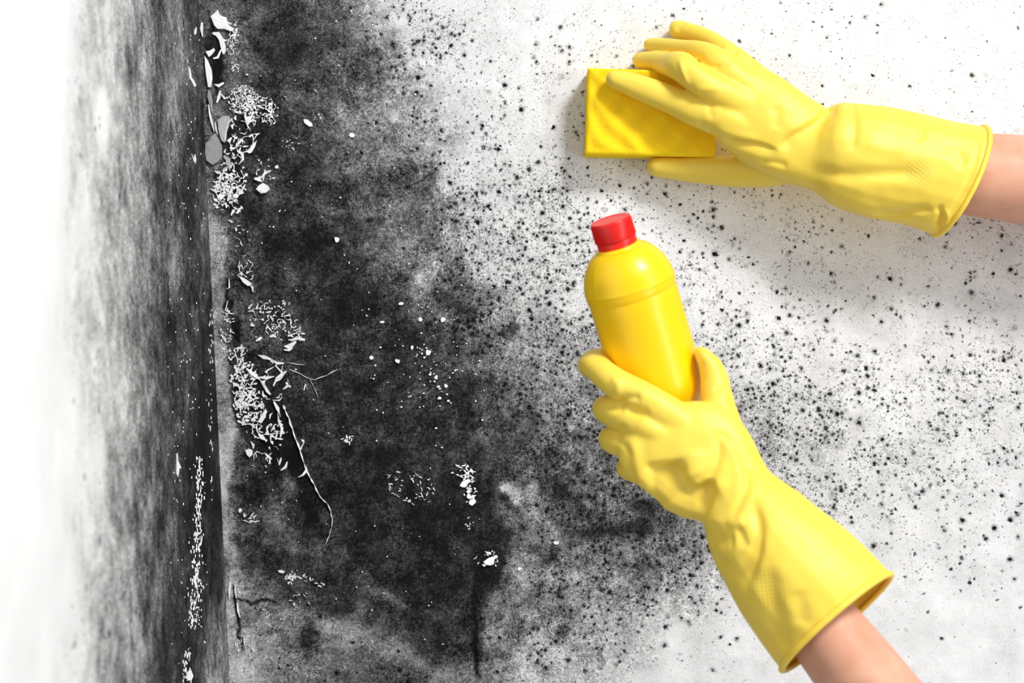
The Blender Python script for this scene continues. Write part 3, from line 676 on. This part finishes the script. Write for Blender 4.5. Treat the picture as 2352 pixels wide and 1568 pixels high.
def smooth(me, it, lam=.5, w=None):
    e = np.empty(len(me.edges)*2, np.int32); me.edges.foreach_get('vertices', e); e = e.reshape(-1, 2); co = get_co(me); n = len(co)
    deg = np.bincount(e.ravel(), minlength=n)[:, None]
    for _ in range(it):
        acc = np.stack([np.bincount(e[:, 0], co[e[:, 1], k], n)+np.bincount(e[:, 1], co[e[:, 0], k], n) for k in range(3)], 1)
        d = acc/np.maximum(deg, 1)-co; co = co+(d*lam if w is None else d*lam*w[:, None])
    set_co(me, co)
def to_px(co):
    k = CAM_D/((CAM_D+co[:, 1])*S); return 1176+co[:, 0]*k, 784-co[:, 2]*k
def wrinkle(me, folds):
    """folds: (points px, width left, width right, millimetres outward, ) - a crease or ridge across the front of the rubber"""
    co = get_co(me); nr = get_nr(me); x, y = to_px(co); front = sstep(-nr[:, 1], -.05, .35); dz = np.zeros(len(co))
    for pts, wl_, wr_, mm, *rest in folds:
        pp = catmull(pts, 5) if len(pts) > 2 else np.array(pts, float)
        d, sd, run = poly_dist(x, y, pp); w = np.where(sd > 0, wr_, wl_)
        e0 = sstep(run, -.01, .22) if not rest or rest[0] in (0, 2) else 1
        e1 = 1-sstep(run, .78, 1.01) if not rest or rest[0] in (0, 1) else 1
        dz += mm*.001*np.exp(-(d/w)**2)*e0*e1
    amp = fbm(x, y, 60, 91, 2)*.0008
    set_co(me, co+nr*((dz+amp)*front)[:, None])
def open_cuff(me, point, normal):
    bm = bmesh.new(); bm.from_mesh(me)
    bmesh.ops.bisect_plane(bm, geom=bm.verts[:]+bm.edges[:]+bm.faces[:], plane_co=point, plane_no=normal, clear_outer=True)
    be = [e for e in bm.edges if e.is_boundary]; nb = {}
    for e in be:
        a, b = e.verts; nb.setdefault(a.index, []).append(b.index); nb.setdefault(b.index, []).append(a.index)
    bm.verts.index_update(); nb = {}
    for e in be:
        a, b = e.verts; nb.setdefault(a.index, []).append(b.index); nb.setdefault(b.index, []).append(a.index)
    st = next(iter(nb)); loop = [st]; prev = None; cur = st
    while True:
        nx_ = [q for q in nb[cur] if q != prev]
        if not nx_ or nx_[0] == st: break
        prev, cur = cur, nx_[0]; loop.append(cur)
        if len(loop) > 20000: break
    bm.verts.ensure_lookup_table(); pts = np.array([bm.verts[i].co[:] for i in loop])
    bm.to_mesh(me); bm.free()
    return pts
def rim_tube(pts, rad, seg=10, n=150):
    for _ in range(25): pts = (np.roll(pts, 1, 0)+np.roll(pts, -1, 0)+2*pts)/4
    L = np.r_[0, np.cumsum(np.linalg.norm(np.diff(np.vstack([pts, pts[:1]]), axis=0), axis=1))]; q = np.linspace(0, L[-1], n, endpoint=False)
    cl = np.vstack([pts, pts[:1]]); p = np.stack([np.interp(q, L, cl[:, k]) for k in range(3)], 1)
    T = np.roll(p, -1, 0)-np.roll(p, 1, 0); T /= np.linalg.norm(T, axis=1)[:, None]; c = p.mean(0); V, F = [], []
    for i in range(n):
        o = p[i]-c; o -= T[i]*np.dot(o, T[i]); o /= np.linalg.norm(o); b = np.cross(T[i], o)
        for k in range(seg): a = 2*math.pi*k/seg; V.append(p[i]+(o*math.cos(a)+b*math.sin(a))*rad)
    for i in range(n):
        j = (i+1) % n
        for k in range(seg): m = (k+1) % seg; F.append((i*seg+k, j*seg+k, j*seg+m, i*seg+m))
    return mesh('cuff_rim', V, F, True)
def arm(name, keys, mat, parent):
    me = mesh(name, *loft(keys, 8, 40)); bm = bmesh.new(); bm.from_mesh(me); bmesh.ops.recalc_face_normals(bm, faces=bm.faces); bm.to_mesh(me); bm.free()
    me.polygons.foreach_set('use_smooth', np.ones(len(me.polygons), bool)); smooth(me, 3); return link(name, me, mat, parent)
def glove(parts, sm, folds, cut_p, cut_n, grip, mat, parent, rim, post=2, soft=()):
    me = remeshed([loft(*p) if isinstance(p, tuple) else loft(p) for p in parts], .00105)
    smooth(me, sm)
    for cx, cy, rx, ry, it in soft:
        x, y = to_px(get_co(me)); smooth(me, it, .5, 1-sstep(np.hypot((x-cx)/rx, (y-cy)/ry), .55, 1.0))
    wrinkle(me, folds); smooth(me, post)
    pts = open_cuff(me, cut_p, cut_n)
    me.polygons.foreach_set('use_smooth', np.ones(len(me.polygons), bool))
    x, y = to_px(get_co(me)); cx, cy, rx, ry, ro = grip; c, s = math.cos(ro), math.sin(ro)
    r = np.hypot(((x-cx)*c+(y-cy)*s)/rx, (-(x-cx)*s+(y-cy)*c)/ry); set_attr(me, 'grip', 1-sstep(r, .2, 1.15))
    o = link('glove', me, mat, parent); so = o.modifiers.new('thickness', 'SOLIDIFY'); so.thickness = .0011; so.offset = -1
    rm = rim_tube(pts, rim); set_attr(rm, 'grip', np.zeros(len(rm.vertices))); link('cuff_rim', rm, mat, o); return o
def person(name, at, label, group=None):
    o = bpy.data.objects.new(name, None); COL.objects.link(o); o.location = (0, 0, 0); tag(o, label, 'person', group); return o

# upper arm: right hand pressing the sponge, seen from its back, thumb below
right_arm = person('person', None, 'bare forearm in a yellow rubber glove from the right edge, fingers over the sponge')
up = [
 [(1413, 183, .045, 21, .0085), (1445, 192, .046, 27, .009), (1500, 213, .049, 31, .0095), (1548, 232, .053, 33, .010), (1605, 256, .058, 38, .012), (1660, 272, .060, 44, .015), (1730, 298, .060, 46, .016)],
 [(1474, 139, .013, 20, .008), (1505, 140, .026, 23, .009), (1538, 148, .043, 29, .010), (1566, 154, .060, 35, .012), (1596, 178, .067, 33, .0125), (1640, 206, .067, 36, .013), (1700, 236, .062, 44, .015), (1740, 256, .060, 44, .015)],
 [(1497, 104, .010, 17, .0075), (1530, 107, .021, 19, .0085), (1570, 112, .035, 20, .009), (1618, 122, .052, 26, .0105), (1650, 146, .060, 34, .0115), (1696, 184, .061, 36, .013), (1744, 220, .058, 42, .015), (1780, 250, .058, 42, .015)],
 [(1558, 68, .010, 22, .008), (1590, 75, .017, 20, .0085), (1625, 90, .027, 22, .009), (1668, 120, .042, 25, .0105), (1702, 150, .050, 30, .0115), (1745, 192, .053, 38, .013), (1790, 232, .055, 42, .015)],
 [(1511, 384, .018, 23, .010), (1560, 388, .020, 27, .011), (1620, 391, .024, 32, .012), (1690, 393, .030, 37, .014), (1760, 386, .038, 44, .016), (1830, 368, .048, 52, .017)],
 [(1694, 332, .050, 26, .013), (1732, 350, .052, 34, .015), (1780, 362, .056, 44, .018), (1845, 378, .057, 52, .020), (1900, 390, .058, 54, .021)],
 [(1672, 224, .060, 84, .014), (1714, 248, .059, 102, .0165), (1776, 287, .060, 101, .019), (1835, 318, .058, 94, .021), (1880, 342, .057, 92, .022), (1930, 360, .057, 92, .024)],
 [(1838, 330, .058, 60, .014), (1866, 337, .058, 84, .022), (1896, 343, .059, 104, .028), (1924, 348, .060, 116, .032), (1976, 363, .061, 126, .034), (2030, 375, .061, 130, .034), (2105, 390, .062, 129, .034), (2158, 405, .063, 131, .034), (2198, 416, .063, 135, .035), (2256, 430, .064, 138, .036), (2330, 447, .064, 140, .036)],
]
uf = [
 ([(1903, 250), (1880, 275), (1850, 296), (1820, 314), (1786, 346)], 9, 22, -3.6, 1),
 ([(1898, 240), (1868, 272), (1838, 290), (1800, 306)], 12, 9, 1.4, 0),
 ([(1656, 316), (1700, 325), (1745, 333), (1790, 350)], 14, 5, -3.0, 0),
 ([(1640, 296), (1690, 309), (1750, 318)], 14, 10, 1.2, 0),
 ([(1740, 376), (1775, 374), (1812, 384)], 6, 10, -1.4, 0),
 ([(1957, 244), (1964, 290), (1958, 350)], 14, 10, -1.6, 1),
 ([(1850, 396), (1920, 402), (1990, 404), (2060, 398), (2110, 398), (2140, 392)], 16, 20, -3.6, 0),
 ([(2040, 262), (2085, 270), (2114, 288), (2116, 312), (2090, 334)], 12, 9, -1.6, 0),
 ([(2160, 350), (2190, 346), (2208, 366), (2200, 392)], 12, 14, -1.6, 0),
 ([(1980, 320), (2040, 340), (2100, 345)], 18, 22, 1.0, 0),
 ([(1860, 440), (1950, 470), (2050, 500)], 22, 22, .8, 0),
 ([(2000, 492), (2060, 494), (2110, 484), (2150, 480)], 7, 12, -3.0, 0),
 ([(2152, 470), (2164, 490), (2158, 512), (2150, 530)], 9, 7, -3.4, 0),
 ([(2160, 476), (2176, 496), (2170, 520)], 6, 6, 1.6, 0),
 ([(2250, 300), (2240, 372), (2212, 440), (2176, 496)], 6, 5, -1.2, 0),
 ([(1774, 240), (1786, 270), (1778, 300)], 12, 14, -1.0, 0),
 ([(1632, 236), (1630, 256), (1640, 272)], 7, 9, -.9, 0), ([(1560, 130), (1568, 160), (1584, 200)], 6, 5, 1.3, 0),
 ([(1590, 210), (1620, 204), (1660, 208)], 7, 9, .8, 0), ([(1694, 112), (1684, 128), (1674, 138)], 5, 6, -1.4, 0), ([(1660, 106), (1676, 122), (1680, 134)], 5, 5, 1.2, 0),
 ([(1746, 152), (1764, 170), (1780, 178)], 8, 8, -1.0, 0), ([(1640, 300), (1620, 292), (1600, 282)], 9, 9, -.9, 0), ([(1636, 160), (1660, 154), (1680, 146)], 5, 6, -1.0, 0),
 ([(1600, 120), (1630, 150), (1660, 152)], 6, 6, -1.0, 0), ([(1558, 74), (1562, 60), (1574, 52)], 6, 8, -1.0, 0),
]
pn = Vector((.91, .16, -.40)).normalized()
glove(up, 9, uf, Vector(P(2205, 412, .063)), pn, (2108, 390, 42, 48, .2), M_GLOVE_U, right_arm, .0021, soft=((1850, 378, 85, 75, 120), (1720, 320, 70, 26, 30)))
arm('forearm', [(1700, 280, .060, 40, .008), (1800, 318, .059, 66, .013), (1900, 350, .059, 74, .020), (2050, 372, .061, 84, .027), (2200, 396, .062, 94, .031), (2350, 413, .064, 103, .034), (2520, 440, .066, 112, .037), (2760, 480, .066, 118, .040), (2900, 500, .066, 118, .040)], M_SKIN, right_arm)

# lower arm: left hand round the bottle, seen from its back, thumb on the right
left_arm = person('person', None, 'bare forearm in a yellow rubber glove rising from the bottom edge, gripping the bottle')
lo = [
 [(1425, 838, .229, 18, .009), (1394, 822, .231, 23, .010), (1366, 828, .250, 26, .011), (1374, 846, .273, 31, .012), (1412, 878, .288, 35, .012), (1468, 909, .294, 38, .0125), (1530, 948, .296, 42, .0135), (1590, 990, .296, 45, .014)],
 [(1458, 945, .227, 20, .009), (1424, 936, .234, 25, .010), (1400, 936, .254, 31, .011), (1406, 944, .275, 36, .012), (1442, 961, .289, 37, .012), (1490, 985, .294, 38, .0135), (1560, 1020, .295, 40, .014)],
 [(1474, 1006, .227, 19, .009), (1442, 1001, .234, 24, .010), (1414, 1004, .254, 29, .011), (1418, 1013, .273, 33, .0115), (1452, 1024, .286, 33, .012), (1500, 1040, .291, 35, .013), (1560, 1066, .292, 38, .014)],
 [(1498, 1062, .229, 17, .008), (1472, 1060, .238, 21, .009), (1450, 1068, .255, 25, .010), (1456, 1078, .270, 28, .0105), (1484, 1086, .281, 30, .011), (1522, 1094, .287, 33, .012), (1580, 1110, .290, 36, .013)],
 [(1617, 819, .277, 19, .010), (1630, 838, .276, 27, .0115), (1640, 866, .277, 32, .012), (1645, 900, .280, 36, .013), (1652, 950, .286, 43, .014), (1664, 1010, .290, 52, .016), (1672, 1070, .292, 56, .018)],
 [(1496, 1008, .294, 100, .012), (1530, 1026, .296, 114, .0145), (1592, 1052, .297, 136, .018), (1644, 1094, .298, 124, .021), (1688, 1136, .300, 98, .024), (1730, 1190, .303, 96, .026)],
 [(1672, 1112, .300, 84, .024), (1700, 1150, .302, 101, .029), (1736, 1203, .305, 125, .034), (1772, 1251, .308, 138, .038), (1819, 1308, .312, 154, .041), (1866, 1362, .316, 163, .041), (1916, 1422, .320, 168, .039), (1975, 1492, .325, 172, .038), (2040, 1572, .33, 176, .038)],
]
lf = [
 ([(1446, 1000), (1458, 1030), (1466, 1075), (1474, 1120)], 13.5, 13.5, 1.89, 0),
 ([(1478, 1076), (1530, 1072), (1574, 1062)], 70, 9, -5.0, 0),
 ([(1570, 1058), (1566, 1090), (1580, 1112), (1606, 1122), (1644, 1098)], 46, 8, -4.4, 0),
 ([(1590, 1030), (1592, 1070), (1602, 1100)], 21.6, 27.0, 2.10, 0),
 ([(1652, 1090), (1646, 1140), (1634, 1190), (1636, 1220)], 8, 30, 3.0, 0),
 ([(1630, 1098), (1622, 1140), (1606, 1180)], 16.2, 10.8, -2.31, 0),
 ([(1644, 990), (1653, 1030), (1642, 1074), (1618, 1100)], 8.1, 8.1, -1.68, 0),
 ([(1640, 984), (1680, 1018), (1711, 1072), (1712, 1118), (1684, 1178), (1658, 1208)], 6.8, 10.8, -2.31, 0),
 ([(1660, 1000), (1694, 1050), (1698, 1110), (1680, 1150)], 16.2, 16.2, 1.47, 0),
 ([(1728, 1136), (1743, 1190), (1745, 1230), (1738, 1275), (1722, 1320), (1700, 1362)], 21.6, 10.8, -3.57, 0),
 ([(1692, 1204), (1704, 1234), (1714, 1262)], 12.2, 10.8, -2.31, 0),
 ([(1668, 1190), (1690, 1200), (1712, 1196)], 13.5, 18.9, 1.47, 0),
 ([(1632, 1232), (1650, 1240), (1690, 1240)], 18.9, 18.9, -2.10, 0),
 ([(1636, 1276), (1654, 1292), (1672, 1284)], 9.5, 13.5, -2.31, 0),
 ([(1762, 1296), (1770, 1350), (1786, 1430), (1806, 1500)], 27.0, 21.6, -2.73, 0),
 ([(1836, 1350), (1842, 1400), (1838, 1440)], 18.9, 21.6, -1.26, 0),
 ([(1415, 926), (1440, 916), (1475, 912)], 8.1, 12.2, -2.10, 0), ([(1440, 940), (1470, 950), (1496, 948)], 8.1, 10.8, -1.05, 0),
 ([(1400, 868), (1420, 880), (1418, 915)], 9.5, 8.1, 1.26, 0), ([(1390, 930), (1410, 936), (1436, 940)], 8.1, 12.2, -1.26, 0),
 ([(1418, 1006), (1428, 990), (1420, 974)], 9.5, 9.5, -1.47, 0), ([(1410, 1010), (1436, 1024), (1450, 1050)], 5.4, 6.8, -0.95, 0), ([(1444, 1072), (1456, 1092), (1468, 1110)], 5.4, 6.8, -0.84, 0),
 ([(1682, 890), (1660, 888), (1638, 896)], 5.4, 8.1, -1.26, 1), ([(1668, 922), (1682, 920), (1692, 930)], 6.8, 8.1, -0.95, 0),
 ([(1460, 960), (1500, 985), (1540, 1000)], 16.2, 18.9, 0.84, 0), ([(1560, 1120), (1600, 1150), (1620, 1160)], 24.3, 24.3, -1.26, 0),
 ([(1806, 1512), (1846, 1470), (1900, 1420), (1960, 1370), (2024, 1318)], 6.8, 6.8, -0.95, 0),
]
ln = Vector((.62, -.34, -.71)).normalized()
glove(lo, 9, lf, Vector(P(1910, 1414, .356)), ln, (1762, 1362, 72, 58, .9), M_GLOVE_L, left_arm, .0022, soft=((1690, 1140, 70, 70, 60), (1590, 1060, 90, 80, 50)))
arm('forearm', [(1600, 1050, .291, 40, .006), (1650, 1100, .294, 52, .010), (1710, 1170, .301, 64, .017), (1780, 1280, .308, 76, .026), (1860, 1400, .314, 86, .030), (1905, 1460, .318, 92, .032), (1992, 1572, .324, 101, .035), (2120, 1740, .332, 110, .038), (2260, 1920, .34, 116, .040), (2330, 2010, .344, 116, .040)], M_SKIN, left_arm)
